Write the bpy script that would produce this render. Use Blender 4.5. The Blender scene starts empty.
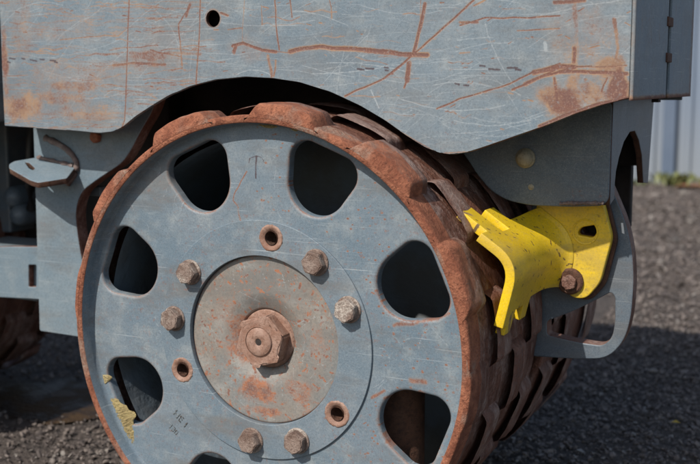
import bpy, bmesh, math, random
import numpy as np
from mathutils import Vector, Matrix

random.seed(7); rng = np.random.default_rng(7)
R = math.radians
S = bpy.context.scene
COL = S.collection

# ------------------------------------------------------------------ camera
CAM = np.array([0.6138, -1.0032, 0.2922]); YAW, PIT, ROLL, FPX = 0.4631, 0.1409, -0.0029, 1043.3
FW = np.array([-math.sin(YAW)*math.cos(PIT), math.cos(YAW)*math.cos(PIT), -math.sin(PIT)])
_r = np.cross(FW, [0, 0, 1]); _r /= np.linalg.norm(_r); _u = np.cross(_r, FW)
RT = math.cos(ROLL)*_r + math.sin(ROLL)*_u
UP = -math.sin(ROLL)*_r + math.cos(ROLL)*_u
cam = bpy.data.cameras.new('camera'); co = bpy.data.objects.new('camera', cam); COL.objects.link(co)
co.matrix_world = Matrix(((RT[0], UP[0], -FW[0], CAM[0]), (RT[1], UP[1], -FW[1], CAM[1]),
                          (RT[2], UP[2], -FW[2], CAM[2]), (0, 0, 0, 1)))
cam.sensor_width = 36; cam.lens = FPX/700*36; cam.clip_start = 0.05; cam.clip_end = 2000
cam.dof.use_dof = True; cam.dof.focus_distance = 1.17; cam.dof.aperture_fstop = 6.5
S.camera = co

# ------------------------------------------------------------------ light
SUN = Vector((0.25, 0.95, -1.0)).normalized()          # the way the light travels
w = bpy.data.worlds.new('World'); S.world = w; w.use_nodes = True
nt = w.node_tree; bg = nt.nodes['Background']; sky = nt.nodes.new('ShaderNodeTexSky')
sky.sky_type = 'NISHITA'; sky.sun_disc = False
sky.sun_elevation = math.asin(-SUN.z); sky.sun_rotation = math.atan2(-SUN.x, -SUN.y)
sky.altitude = 50; sky.air_density = 1.2; sky.dust_density = 1.5
nt.links.new(sky.outputs[0], bg.inputs[0]); bg.inputs[1].default_value = 0.12
sl = bpy.data.lights.new('sun', 'SUN'); sl.energy = 4.6; sl.angle = R(0.6); sl.color = (1.0, 0.95, 0.88)
so = bpy.data.objects.new('sun', sl); COL.objects.link(so); so.rotation_euler = SUN.to_track_quat('-Z', 'Y').to_euler()
S.view_settings.view_transform = 'Standard'; S.view_settings.look = 'None'
S.view_settings.exposure = 0.0; S.view_settings.gamma = 1.0
S.render.engine = 'CYCLES'

def at(px, py, Y):
    """point of the vertical plane y=Y measured off the photograph -> (x, z)"""
    d = FW + RT*(px-350)/FPX - UP*(py-232)/FPX
    p = CAM + d*((Y-CAM[1])/d[1]); return (float(p[0]), float(p[2]))

# ------------------------------------------------------------------ materials
class NT:
    def __init__(s, name):
        s.m = bpy.data.materials.new(name); s.m.use_nodes = True; s.t = s.m.node_tree
        s.b = s.t.nodes['Principled BSDF']; s.c = s.t.nodes.new('ShaderNodeTexCoord').outputs['Object']
        inf = s.t.nodes.new('ShaderNodeObjectInfo'); s.rnd = inf.outputs['Random']
    def n(s, typ, **k):
        x = s.t.nodes.new(typ)
        for a, v in k.items(): setattr(x, a, v)
        return x
    def l(s, a, b): s.t.links.new(a, b)
    def setin(s, sock, v):
        if hasattr(v, 'node'): s.l(v, sock)
        else: sock.default_value = v
    def math(s, op, a, b=0.0, clamp=False):
        x = s.n('ShaderNodeMath', operation=op, use_clamp=clamp); s.setin(x.inputs[0], a); s.setin(x.inputs[1], b); return x.outputs[0]
    def map(s, scale=(1, 1, 1), rot=(0, 0, 0), loc=None):
        x = s.n('ShaderNodeMapping'); s.l(s.c, x.inputs[0]); x.inputs['Scale'].default_value = scale; x.inputs['Rotation'].default_value = rot
        if loc is not None: x.inputs['Location'].default_value = loc
        return x.outputs[0]
    def noise(s, scale, detail=4, rough=.55, vec=None, dist=0.0, w=False):
        x = s.n('ShaderNodeTexNoise'); 
        if w: x.noise_dimensions = '4D'; s.l(s.math('MULTIPLY', s.rnd, 37.0), x.inputs['W'])
        s.l(vec if vec is not None else s.c, x.inputs['Vector'])
        x.inputs['Scale'].default_value = scale; x.inputs['Detail'].default_value = detail
        x.inputs['Roughness'].default_value = rough; x.inputs['Distortion'].default_value = dist
        return x.outputs['Fac']
    def ramp(s, f, a, b, va=0.0, vb=1.0):
        x = s.n('ShaderNodeMapRange', interpolation_type='SMOOTHSTEP'); s.setin(x.inputs[0], f)
        x.inputs[1].default_value = a; x.inputs[2].default_value = b; x.inputs[3].default_value = va; x.inputs[4].default_value = vb
        return x.outputs[0]
    def mix(s, f, a, b):
        x = s.n('ShaderNodeMix', data_type='RGBA'); s.setin(x.inputs[0], f)
        for i, v in ((6, a), (7, b)):
            if isinstance(v, tuple): x.inputs[i].default_value = (*v, 1)
            else: s.l(v, x.inputs[i])
        return x.outputs[2]
    def attr(s, name): 
        x = s.n('ShaderNodeAttribute', attribute_name=name); return x.outputs['Fac']
    def done(s, col, rough, h=None, dist=.001, metal=0.0, strength=1.0, spec=.5):
        s.setin(s.b.inputs['Base Color'], (*col, 1) if isinstance(col, tuple) else col)
        s.setin(s.b.inputs['Roughness'], rough); s.setin(s.b.inputs['Metallic'], metal)
        s.b.inputs['Specular IOR Level'].default_value = spec
        if h is not None:
            x = s.n('ShaderNodeBump'); x.inputs['Distance'].default_value = dist; x.inputs['Strength'].default_value = strength
            s.l(h, x.inputs['Height']); s.l(x.outputs[0], s.b.inputs['Normal'])
        return s.m

def paint(name, c1, c2, rust=.5, streak=.35, rustc=(.25, .10, .055), fine=1.0, horiz=False, dusty=.35, rough=.5, grime=.45, tan=0.0):
    """old blue-grey machine paint: faded, scratched, rust freckles; mesh attributes rust / bare / dark add placed wear"""
    t = NT(name)
    big = t.noise(7, 4, .6, w=True); mid = t.noise(38, 4, .65, w=True); fin = t.noise(420, 3, .7)
    col = t.mix(t.ramp(big, .35, .65), c1, c2)
    col = t.mix(t.math('MULTIPLY', t.ramp(mid, .45, .75), dusty), col, (.36, .37, .35))
    col = t.mix(t.math('MULTIPLY', t.ramp(fin, .42, .68), .40), col, tuple(x*.55 for x in c1))
    col = t.mix(t.math('MULTIPLY', t.ramp(t.noise(900, 2, .6), .52, .7), .22), col, (.40, .42, .42))
    col = t.mix(t.math('MULTIPLY', t.ramp(t.noise(4.5, 5, .7, t.map((1, 1, 3.5), (0, .1, 0), (3, 1, 2))), .46, .66), grime), col, (.135, .125, .115))
    # fine hairline scratches in several directions
    lines = None
    dirs = [(0, 0.06, 0), (0, -.05, 0)] if horiz else [(0, .5, 0), (0, 1.7, 0), (0, 2.6, 0), (0, 1.1, 0)]
    for i, rot in enumerate(dirs):
        v = t.map((6, 6, 620), rot, (i*3.1, i*1.7, i*.37)); n_ = t.noise(1.0, 2, .5, v)
        gate = t.ramp(t.noise(9+3*i, 2, .5, t.map((1, 1, 1), (0, 0, 0), (i*5., 2., i*3.))), .50, .66)
        ln = t.math('MULTIPLY', t.ramp(n_, .66, .72), gate)
        lines = ln if lines is None else t.math('MAXIMUM', lines, ln)
    bm_ = t.ramp(t.math('ADD', t.attr('bare'), t.math('MULTIPLY', t.noise(300, 2, .6), .8)), .6, 1.25)
    bare = t.math('MAXIMUM', t.math('MULTIPLY', lines, streak*.8), t.math('MULTIPLY', bm_, .62))
    col = t.mix(t.math('MULTIPLY', bare, .72), col, (.44, .47, .48))
    # rust: freckles, soft stain round the placed wear, ragged bare rust inside it
    fr = t.math('MULTIPLY', t.ramp(t.noise(170*fine, 5, .75, w=True), .54, .68), t.ramp(t.noise(13*fine, 4, .65, w=True), .62-.22*rust, .80-.2*rust))
    edge = t.noise(330, 4, .75); edge2 = t.noise(60, 4, .65)
    at_ = t.attr('rust')
    stain = t.math('MULTIPLY', t.ramp(t.math('ADD', at_, t.math('MULTIPLY', edge2, .5)), .33, .95), .62)
    pl = t.ramp(t.math('ADD', at_, t.math('ADD', t.math('MULTIPLY', edge, .8), t.math('MULTIPLY', edge2, .5))), .98, 1.32)
    col = t.mix(stain, col, (.27, .205, .165))
    rm = t.math('MAXIMUM', t.math('MULTIPLY', fr, .75 if rust > 0 else 0.0), pl)
    rc = t.mix(t.ramp(t.noise(90, 5, .75), .35, .65), rustc, (.15, .072, .058)); rc = t.mix(t.ramp(t.noise(500, 3, .7), .5, .75), rc, (.33, .20, .14)); rc = t.mix(t.math('MULTIPLY', t.math('MULTIPLY', t.ramp(t.noise(22, 4, .7), .40, .62), t.ramp(at_, .62, .85, 1, 0)), tan), rc, (.36, .235, .14)); rc = t.mix(t.math('MULTIPLY', t.ramp(t.noise(240, 4, .7), .55, .7), .5), rc, (.25, .26, .26))
    col = t.mix(t.math('MULTIPLY', rm, .92), col, rc)
    dk = t.ramp(t.math('ADD', t.attr('dark'), t.math('MULTIPLY', edge, .9)), .9, 1.3)
    col = t.mix(t.math('MULTIPLY', dk, .85), col, (.06, .035, .04))
    ro = t.math('ADD', t.math('MULTIPLY', rm, .85-rough), t.math('ADD', t.math('MULTIPLY', mid, .25), rough-.12))
    h = t.math('SUBTRACT', t.math('MULTIPLY', t.noise(160, 3, .6), .35), t.math('MULTIPLY', rm, .3))
    h = t.math('ADD', h, t.math('MULTIPLY', t.math('MULTIPLY', edge, rm), .6)); h = t.math('ADD', h, t.math('MULTIPLY', t.noise(14, 3, .5), 2.0))
    return t.done(col, ro, h, .0006, spec=.4)

def rusty(name, a, b, c, scale=1.0, bump=.0016, rough=.85, cmin=.52, streaky=False):
    t = NT(name)
    n1 = t.noise(28*scale, 6, .7, w=True, dist=.6); n2 = t.noise(190*scale, 5, .75, w=True); n3 = t.noise(10*scale, 3, .6, w=True)
    if streaky:
        ns = t.noise(1.0, 4, .65, t.map((26, 60, 26)), w=True, dist=.4); n1 = t.math('ADD', t.math('MULTIPLY', n1, .5), t.math('MULTIPLY', ns, .5)); n3 = t.math('ADD', t.math('MULTIPLY', n3, .4), t.math('MULTIPLY', ns, .6))
    col = t.mix(t.ramp(n1, .38, .62), a, b); col = t.mix(t.ramp(n2, .45, .72), col, tuple(x*.55 for x in a))
    col = t.mix(t.math('MULTIPLY', t.ramp(n3, cmin, cmin+.14), t.ramp(n2, .3, .6, 1, .2)), col, c)
    wr = t.ramp(t.math('ADD', t.attr('wear'), t.math('ADD', t.math('MULTIPLY', n2, .9), t.math('MULTIPLY', n3, .5))), 1.15, 1.5); col = t.mix(t.math('MULTIPLY', wr, .8), col, c)
    h = t.math('ADD', t.math('MULTIPLY', n1, 1.4), n2)
    return t.done(col, t.ramp(n2, .3, .7, rough, rough-.2), h, bump, spec=.4)

M = {}
M['hood'] = paint('hood_paint', (.136, .184, .222), (.180, .218, .244), rust=.6, streak=.95, horiz=False, dusty=.4, rustc=(.165, .068, .048), tan=.75, grime=.35)
M['disc'] = paint('disc_paint', (.128, .176, .214), (.168, .206, .236), rust=1.05, streak=.9, dusty=.4, grime=.6)
M['hub'] = paint('hub_paint', (.165, .185, .190), (.24, .205, .170), rust=1.9, streak=.3, rustc=(.36, .13, .055), dusty=.5, grime=.5)
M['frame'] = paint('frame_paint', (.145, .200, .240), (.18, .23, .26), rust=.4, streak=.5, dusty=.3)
M['dframe'] = paint('shaded_frame_paint', (.085, .118, .152), (.115, .145, .175), rust=.4, streak=.4, dusty=.2, rough=.4)  # frame paint darkened; on the carrier loop it stands in for shade
M['yellow'] = paint('yellow_paint', (.86, .58, .014), (.66, .42, .015), rust=1.0, streak=.0, rustc=(.12, .05, .025), dusty=.0, rough=.36, grime=.38)
M['lip'] = rusty('orange_rust', (.24, .078, .040), (.42, .160, .086), (.32, .26, .205), 1.8, .003, cmin=.52)
M['rust'] = rusty('brown_rust', (.15, .062, .040), (.25, .112, .074), (.40, .31, .27), 1.0, .0045, .55, cmin=.46, streaky=True)
M['rustd'] = rusty('dark_rust', (.075, .035, .022), (.13, .06, .035), (.16, .12, .09), 1.2, .002)
M['nut'] = rusty('nut_rust', (.26, .14, .095), (.36, .23, .175), (.20, .09, .055), 2.0, .0006, .75)
M['bolt'] = rusty('bolt_corroded', (.16, .10, .075), (.29, .215, .175), (.56, .50, .43), 2.4, .0013, .5, cmin=.51)
M['cap'] = rusty('cap_metal', (.30, .26, .18), (.38, .34, .25), (.2, .13, .08), 2.0, .0005, .6)
M['mud'] = rusty('dried_mud', (.46, .36, .16), (.32, .24, .11), (.56, .48, .28), 2.0, .003, .95)
M['weld'] = rusty('weld_bead', (.22, .16, .14), (.14, .10, .09), (.42, .36, .33), 3.0, .001, .7)
t = NT('dark_interior'); M['black'] = t.done(t.mix(t.ramp(t.noise(20), .4, .6), (.010, .009, .009), (.028, .020, .017)), .75, t.noise(60), .002)  # near-black: the darkness inside the machine is put into the colour
t = NT('inner_paint'); M['inner'] = t.done(t.mix(t.ramp(t.noise(14), .4, .65), (.15, .19, .225), (.13, .14, .145)), .6, t.noise(60), .002)
# gravel
t = NT('yard_gravel'); a = t.noise(130, 5, .75); b = t.noise(3.2, 4, .6)
gc = t.mix(t.ramp(a, .35, .68), (.055, .044, .039), (.170, .138, .118)); gc = t.mix(t.ramp(b, .42, .6), gc, (.135, .105, .085))
M['ground'] = t.done(gc, .9, t.math('ADD', a, t.noise(40, 3)), .012)
t = NT('gravel_stones'); rn = t.attr('tone')
sc = t.mix(t.ramp(rn, 0, .8), (.062, .050, .046), (.185, .152, .132)); sc = t.mix(t.ramp(rn, .90, .96), sc, (.24, .215, .19)); sc = t.mix(t.math('MULTIPLY', t.ramp(t.noise(160), .5, .65), .5), sc, (.07, .05, .04))
M['stones'] = t.done(sc, .8, t.noise(350, 3), .001)
t = NT('muddy_water'); pm = t.noise(14, 5, .65)
M['puddle'] = t.done(t.mix(t.ramp(pm, .42, .6), (.022, .014, .010), (.060, .036, .018)), t.ramp(pm, .4, .6, .45, .8), t.noise(120, 3), .004, spec=.2)
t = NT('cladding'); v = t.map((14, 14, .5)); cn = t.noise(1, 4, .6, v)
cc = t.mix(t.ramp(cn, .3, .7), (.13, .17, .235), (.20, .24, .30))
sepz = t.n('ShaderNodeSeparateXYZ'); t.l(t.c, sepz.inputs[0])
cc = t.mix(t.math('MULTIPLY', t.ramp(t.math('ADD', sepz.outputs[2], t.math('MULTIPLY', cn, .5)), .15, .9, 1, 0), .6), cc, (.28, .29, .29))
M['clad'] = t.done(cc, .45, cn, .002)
t = NT('cladding_rib'); M['cladrib'] = t.done(t.mix(t.noise(8), (.085, .115, .17), (.12, .155, .21)), .45)
def leafy(n, c1, c2):
    t = NT(n); m = t.done(t.mix(t.rnd, c1, c2), .6); return m
M['weed'] = leafy('weed_leaf', (.22, .21, .06), (.10, .12, .045)); M['litter'] = leafy('leaf_litter', (.28, .11, .05), (.20, .13, .07))
t = NT('stamp_grime'); M['stamp'] = t.done(t.mix(t.ramp(t.noise(300, 3, .7), .42, .58), (.06, .045, .035), (.20, .24, .26)), .8)
t = NT('hose_rubber'); M['rubber'] = t.done((.02, .02, .022), .5)
t = NT('sticker_white'); M['white'] = t.done((.75, .75, .73), .5)

# ------------------------------------------------------------------ helpers
def link(o, parent=None):
    COL.objects.link(o)
    if parent is not None: o.parent = parent
    return o
def tag(o, label=None, cat=None, group=None, kind=None):
    if label: o['label'] = label
    if cat: o['category'] = cat
    if group: o['group'] = group
    if kind: o['kind'] = kind
    return o
def empty(name, loc=(0, 0, 0)):
    o = bpy.data.objects.new(name, None); o.location = loc; COL.objects.link(o); o.empty_display_size = .1; return o
def mesh_np(name, V, F, mat, parent=None, smooth=True, attrs=None):
    V = np.asarray(V, np.float32); F = np.asarray(F, np.int32)
    me = bpy.data.meshes.new(name); n, k = F.shape
    me.vertices.add(len(V)); me.vertices.foreach_set('co', V.ravel())
    me.loops.add(n*k); me.loops.foreach_set('vertex_index', F.ravel())
    me.polygons.add(n); me.polygons.foreach_set('loop_start', np.arange(0, n*k, k, dtype=np.int32))
    try: me.polygons.foreach_set('loop_total', np.full(n, k, np.int32))
    except Exception: pass
    me.update(calc_edges=True)
    me.polygons.foreach_set('use_smooth', np.full(n, smooth))
    for an, av in (attrs or {}).items():
        a = me.attributes.new(an, 'FLOAT', 'POINT'); a.data.foreach_set('value', np.asarray(av, np.float32))
    me.validate()
    me.materials.append(mat)
    return link(bpy.data.objects.new(name, me), parent)
def grid_faces(n, m, closed=False, keep=None):
    i, j = np.meshgrid(np.arange(n-1), np.arange(m if closed else m-1), indexing='ij')
    a = i*m+j; b = i*m+(j+1) % m; c = (i+1)*m+(j+1) % m; d = (i+1)*m+j
    F = np.stack([a, b, c, d], -1).reshape(-1, 4)
    return F if keep is None else F[keep(i, j).ravel()]
def lathe(name, prof, mat, parent, seg=160, loc=(0, 0, 0), noise=None):
    """prof: list of (radius, y) ; axis = Y"""
    P = np.array(prof); A = np.linspace(0, 2*np.pi, seg, endpoint=False)
    V = np.zeros((len(P), seg, 3)); V[..., 0] = P[:, 0:1]*np.cos(A); V[..., 2] = P[:, 0:1]*np.sin(A); V[..., 1] = P[:, 1:2]
    if noise: V = noise(V)
    o = mesh_np(name, V.reshape(-1, 3), grid_faces(len(P), seg, True)[:, ::-1], mat, parent); o.location = loc
    return o
def sharp(o, ang=35):
    o.data.set_sharp_from_angle(angle=R(ang)) if hasattr(o.data, 'set_sharp_from_angle') else None
    return o
def round_poly(pts, r, n=5):
    """round polygon corners; r number or list"""
    out = []; N = len(pts)
    for i in range(N):
        p0, p1, p2 = (Vector(pts[i-1]), Vector(pts[i]), Vector(pts[(i+1) % N]))
        rr = r[i] if isinstance(r, (list, tuple)) else r
        a = (p0-p1); b = (p2-p1); la, lb = a.length, b.length
        d = min(rr, la*.49, lb*.49)
        if d < 1e-5: out.append(tuple(p1)); continue
        q0 = p1+a/la*d; q1 = p1+b/lb*d
        for k in range(n+1):
            s = k/n; out.append(tuple(q0*(1-s)**2+p1*2*s*(1-s)+q1*s*s))
    return out
def plate(name, outline, holes, y0, thick, mat, parent, bevel=.001, side=None, mtx=None, z0=0):
    """flat plate in the XZ plane, front face at y0, going back by thick"""
    cu = bpy.data.curves.new(name, 'CURVE'); cu.dimensions = '2D'; cu.fill_mode = 'BOTH'
    for poly in [outline]+list(holes):
        sp = cu.splines.new('POLY'); sp.points.add(len(poly)-1); sp.use_cyclic_u = True
        for p, q in zip(sp.points, poly): p.co = (q[0], q[1], 0, 1)
    cu.extrude = max(thick/2-bevel, 1e-5); cu.bevel_depth = bevel; cu.bevel_resolution = 2; cu.offset = -bevel
    tmp = bpy.data.objects.new(name, cu); COL.objects.link(tmp)
    dg = bpy.context.evaluated_depsgraph_get(); me = bpy.data.meshes.new_from_object(tmp.evaluated_get(dg)); me.name = name
    bpy.data.objects.remove(tmp); bpy.data.curves.remove(cu)
    me.materials.clear(); me.materials.append(mat)
    if mtx is None: mtx = Matrix(((1, 0, 0, 0), (0, 0, -1, y0+thick/2), (0, 1, 0, z0), (0, 0, 0, 1)))
    bm = bmesh.new(); bm.from_mesh(me); bmesh.ops.remove_doubles(bm, verts=bm.verts, dist=1e-6)
    bmesh.ops.recalc_face_normals(bm, faces=bm.faces)
    if side is not None:
        me.materials.append(side)
        for f in bm.faces:
            if abs(f.normal.z) < .35: f.material_index = 1
    bm.transform(mtx); bmesh.ops.recalc_face_normals(bm, faces=bm.faces)
    bm.to_mesh(me); bm.free()
    return link(bpy.data.objects.new(name, me), parent)
def circle(cx, cz, r, n=40, ph=0, sx=1.0):
    return [(cx+sx*r*math.cos(2*math.pi*i/n+ph), cz+r*math.sin(2*math.pi*i/n+ph)) for i in range(n)]
def box(name, lo, hi, mat, parent, bevel=.003):
    bm = bmesh.new(); bmesh.ops.create_cube(bm, size=1)
    for v in bm.verts: v.co = Vector([lo[i]+(v.co[i]+.5)*(hi[i]-lo[i]) for i in range(3)])
    if bevel: bmesh.ops.bevel(bm, geom=bm.edges[:], offset=bevel, segments=2, affect='EDGES', profile=.5)
    me = bpy.data.meshes.new(name); bm.to_mesh(me); bm.free(); me.materials.append(mat)
    return link(bpy.data.objects.new(name, me), parent)
def tube(name, pts, r, mat, parent, n=10, jit=0.0):
    P = np.array(pts, float); V = []
    for i in range(len(P)):
        d = P[min(i+1, len(P)-1)]-P[max(i-1, 0)]; d /= np.linalg.norm(d)
        a = np.cross(d, [0, 0, 1.0]) if abs(d[2]) < .9 else np.cross(d, [1.0, 0, 0]); a /= np.linalg.norm(a); b = np.cross(d, a)
        rr = (r if np.isscalar(r) else r[i])*(1+jit*rng.normal())
        for k in range(n):
            t_ = 2*np.pi*k/n; V.append(P[i]+rr*(np.cos(t_)*a+np.sin(t_)*b))
    return mesh_np(name, V, grid_faces(len(P), n, True), mat, parent)
def lattice_noise(x, y, s, seed=0):
    g = np.random.default_rng(seed).random((257, 257)); X = x*s; Y = y*s
    xi = np.floor(X).astype(int); yi = np.floor(Y).astype(int); fx = X-xi; fy = Y-yi; fx = fx*fx*(3-2*fx); fy = fy*fy*(3-2*fy)
    q = lambda a, b: g[a % 256, b % 256]
    return (q(xi, yi)*(1-fx)+q(xi+1, yi)*fx)*(1-fy)+(q(xi, yi+1)*(1-fx)+q(xi+1, yi+1)*fx)*fy
def fbm(x, y, s, o=4, seed=0):
    return sum(lattice_noise(x, y, s*2**k, seed+k)/2**k for k in range(o))/sum(1/2**k for k in range(o))
def stroke(out, X, Z, pts, wd, amp=1.0, wob=0.0):
    """paint a polyline of half-width wd (m) into attribute array out"""
    P = np.array(pts, float)
    lo = P.min(0)-wd*2-.003; hi = P.max(0)+wd*2+.003
    idx = np.nonzero((X > lo[0]) & (X < hi[0]) & (Z > lo[1]) & (Z < hi[1]))[0]
    if len(idx) == 0: return
    x = X[idx]; z = Z[idx]
    if wob: x = x+wob*(lattice_noise(X[idx], Z[idx], 90, 5)-.5); z = z+wob*(lattice_noise(X[idx], Z[idx], 70, 9)-.5)
    d = np.full(len(idx), 9.0)
    for a, b in zip(P[:-1], P[1:]):
        ab = b-a; L = ab@ab+1e-12; t_ = np.clip(((x-a[0])*ab[0]+(z-a[1])*ab[1])/L, 0, 1)
        d = np.minimum(d, np.hypot(x-a[0]-t_*ab[0], z-a[1]-t_*ab[1]))
    out[idx] = np.maximum(out[idx], amp*np.clip(1.25-d/wd, 0, 1))
def blob(out, X, Z, c, rx, rz, amp=1.0, seed=1):
    d = np.hypot((X-c[0])/rx, (Z-c[1])/rz)+.9*(fbm(X, Z, 60, 3, seed)-.5)
    out[:] = np.maximum(out, amp*np.clip(1.6-1.2*d, 0, 1))

# ------------------------------------------------------------------ ground (setting)
GZ = -0.273
def ground_h(x, y):
    dip = np.exp(-(((x+.69)/.20)**2+((y-.41)/.16)**2)**2)
    return ((fbm(x+9, y+9, 2.2, 4, 3)-.5)*.045+(fbm(x+9, y+9, 16, 3, 8)-.5)*.014)*(1-dip*.72)
xs = np.concatenate([[-400, -60, -12, -5], np.linspace(-2.4, 2.0, 300), [5, 12, 60, 400]])
ys = np.concatenate([[-60, -8, -2], np.linspace(-.8, 6.0, 420), [9, 20, 60, 900]])
GX, GY = np.meshgrid(xs, ys, indexing='ij'); near = np.clip(1-np.maximum(np.abs(GX)-2.6, 0), 0, 1)*np.clip(1-np.maximum(GY-6, 0), 0, 1)
GH = GZ+ground_h(GX, GY)*near - .004
g = mesh_np('ground', np.stack([GX, GY, GH], -1).reshape(-1, 3), grid_faces(len(xs), len(ys))[:, ::-1], M['ground']); tag(g, kind='structure')
def ico():
    bm = bmesh.new(); bmesh.ops.create_icosphere(bm, subdivisions=1, radius=1); bm.verts.ensure_lookup_table()
    V = np.array([v.co[:] for v in bm.verts]); F = np.array([[v.index for v in f.verts] for f in bm.faces]); bm.free(); return V, F
IV, IF = ico()
def stones(N, x0, x1, y0, y1, smin, smax, seed):
    r = np.random.default_rng(seed); x = r.uniform(x0, x1, N); y = r.uniform(y0, y1, N)
    kp = ((x+.69)/.17)**2+((y-.41)/.14)**2 > r.uniform(.5, 1.3, N); x = x[kp]; y = y[kp]; N = len(x)
    s = smin+(smax-smin)*r.random(N)**2.6
    V = IV[None]*(1+.28*r.normal(size=(N, 12, 1)).clip(-1.6, 1.6)); sc_ = np.stack([1+.3*r.normal(size=N), 1+.3*r.normal(size=N), .45+.25*r.random(N)], -1).clip(.3, 1.8)
    V = V*sc_[:, None]*s[:, None, None]
    q = r.normal(size=(N, 4)); q /= np.linalg.norm(q, axis=1)[:, None]; w_, a, b, c = q.T; k = .35
    tx, ty = r.normal(size=N)*k, r.normal(size=N)*k; az = r.uniform(0, 6.28, N)
    ca, sa = np.cos(az)[:, None], np.sin(az)[:, None]
    X = V[..., 0]*ca-V[..., 1]*sa; Y = V[..., 0]*sa+V[..., 1]*ca; Z = V[..., 2]+X*tx[:, None]+Y*ty[:, None]
    base = GZ+ground_h(x, y)+s*.12
    W = np.stack([X+x[:, None], Y+y[:, None], Z+base[:, None]], -1)
    F = IF[None]+12*np.arange(N)[:, None, None]
    return W.reshape(-1, 3), F.reshape(-1, 3), np.repeat(r.random(N), 12)
parts = [stones(40000, .05, 1.15, .30, 1.75, .0013, .0048, 1), stones(24000, -1.5, -.28, -.2, 1.3, .0013, .0050, 5), stones(24000, -1.1, 1.3, 1.75, 5.1, .003, .010, 2), stones(2500, -.28, .3, -.35, .3, .002, .008, 6)]
off = 0; VV = []; FF = []; TT = []
for V, F, T in parts: VV.append(V); FF.append(F+off); TT.append(T); off += len(V)
gs = mesh_np('gravel', np.concatenate(VV), np.concatenate(FF), M['stones'], smooth=False, attrs={'tone': np.concatenate(TT)}); tag(gs, 'dark loose gravel chips scattered over the whole yard', 'gravel', kind='stuff')
# puddle : a wet brown sheet in the hollow at the left
pa = np.linspace(0, 2*np.pi, 72, endpoint=False)
def puddle(name, cx, cy, rx, ry, seed, z, label):
    rad = .75+.55*fbm(np.cos(pa)+3, np.sin(pa)+3, 2.5, 3, seed)
    P = [(cx+rx*r_*math.cos(a_), cy+ry*r_*math.sin(a_), z) for a_, r_ in zip(pa, rad)]
    V = P+[(cx, cy, z)]; F = [[i, (i+1) % 72, 72] for i in range(72)]
    return tag(mesh_np(name, V, F, M['puddle'], smooth=False), kind='structure')
puddle('puddle', -.69, .41, .15, .12, 4, GZ-.0032, '')

# ------------------------------------------------------------------ fence behind
fence = empty('cladding_fence', (0, 5.2, GZ)); tag(fence, 'pale blue-grey ribbed metal cladding fence at the far edge of the yard', 'fence')
for k in range(-6, 8):
    x0 = -.60+k*1.0
    prof = []
    # 1 m sheet : wide flat pans between trapezoid ribs standing proud
    for j in range(10):
        a_ = j*.1; prof += [(a_, 0), (a_+.062, 0), (a_+.070, -.016), (a_+.092, -.016), (a_+.1, 0)]
    prof = np.array(prof); n = len(prof)
    V = np.array([[x0+p[0], p[1], z] for z in (-.02, 2.6) for p in prof])
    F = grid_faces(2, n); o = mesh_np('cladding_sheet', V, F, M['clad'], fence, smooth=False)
box('base_rail', (-6.6, .02, -.05), (7.4, .08, .07), M['dframe'], fence)
# dark rib cover strips seen on the fence
for x in (-.425,):
    box('cover_strip', (x-.035, -.045, 0), (x+.035, -.0315, 2.6), M['cladrib'], fence, .002)

# ------------------------------------------------------------------ weeds and litter at the fence foot
def weed(x, y, n, h, mat, name, label, cat, grp=None, seed=0, flat=False):
    r = np.random.default_rng(seed); V = []; F = []
    for k in range(n):
        a_ = r.uniform(0, 6.28); L = h*r.uniform(.5, 1); wd = L*r.uniform(.12, .3); ox, oy = r.normal(size=2)*h*.5; lean = r.uniform(.2, 1.0) if not flat else 2.2
        d = np.array([math.cos(a_), math.sin(a_), 0]); s_ = np.array([-d[1], d[0], 0]); b0 = np.array([ox, oy, .0 if not flat else .01])
        up = np.array([0, 0, 1.0]); i0 = len(V)
        mid = b0+(d*lean*.4+up*(.55 if not flat else .06))*L; tip = b0+(d*lean+up*(.8 if not flat else .04))*L
        V += [b0-s_*wd*.2, b0+s_*wd*.2, mid+s_*wd, tip, mid-s_*wd]; F += [[i0, i0+1, i0+2], [i0, i0+2, i0+4], [i0+4, i0+2, i0+3]]
    o = mesh_np(name, V, F, mat, smooth=False); o.location = (x, y, GZ+ground_h(np.array([x]), np.array([y]))[0]); tag(o, label, cat, grp); return o
weed(-.36, 5.05, 60, .10, M['weed'], 'weed', 'yellow-green weed tuft at the foot of the metal fence', 'weed', seed=1)
weed(-.55, 5.02, 30, .055, M['weed'], 'weed', 'small green weed left of the dark fence strip', 'weed', seed=12)
weed(-.72, 4.9, 45, .06, M['weed'], 'weed', 'low green weed seen through the arched cutout of the roller frame', 'weed', seed=3)
weed(-.24, 5.0, 40, .08, M['litter'], 'leaf_litter', 'heap of orange-brown dead leaves at the fence foot by the frame edge', 'dead leaves', seed=4, flat=True)
weed(-.16, 5.05, 30, .07, M['weed'], 'weed', 'dark green weed beside the dead leaves at the fence', 'weed', seed=5)

# ------------------------------------------------------------------ THE ROLLER
roller = empty('trench_roller', (0, 0, 0))
tag(roller, 'worn blue-grey trench roller with rusty padfoot drum and yellow scraper', 'roller')

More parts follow.
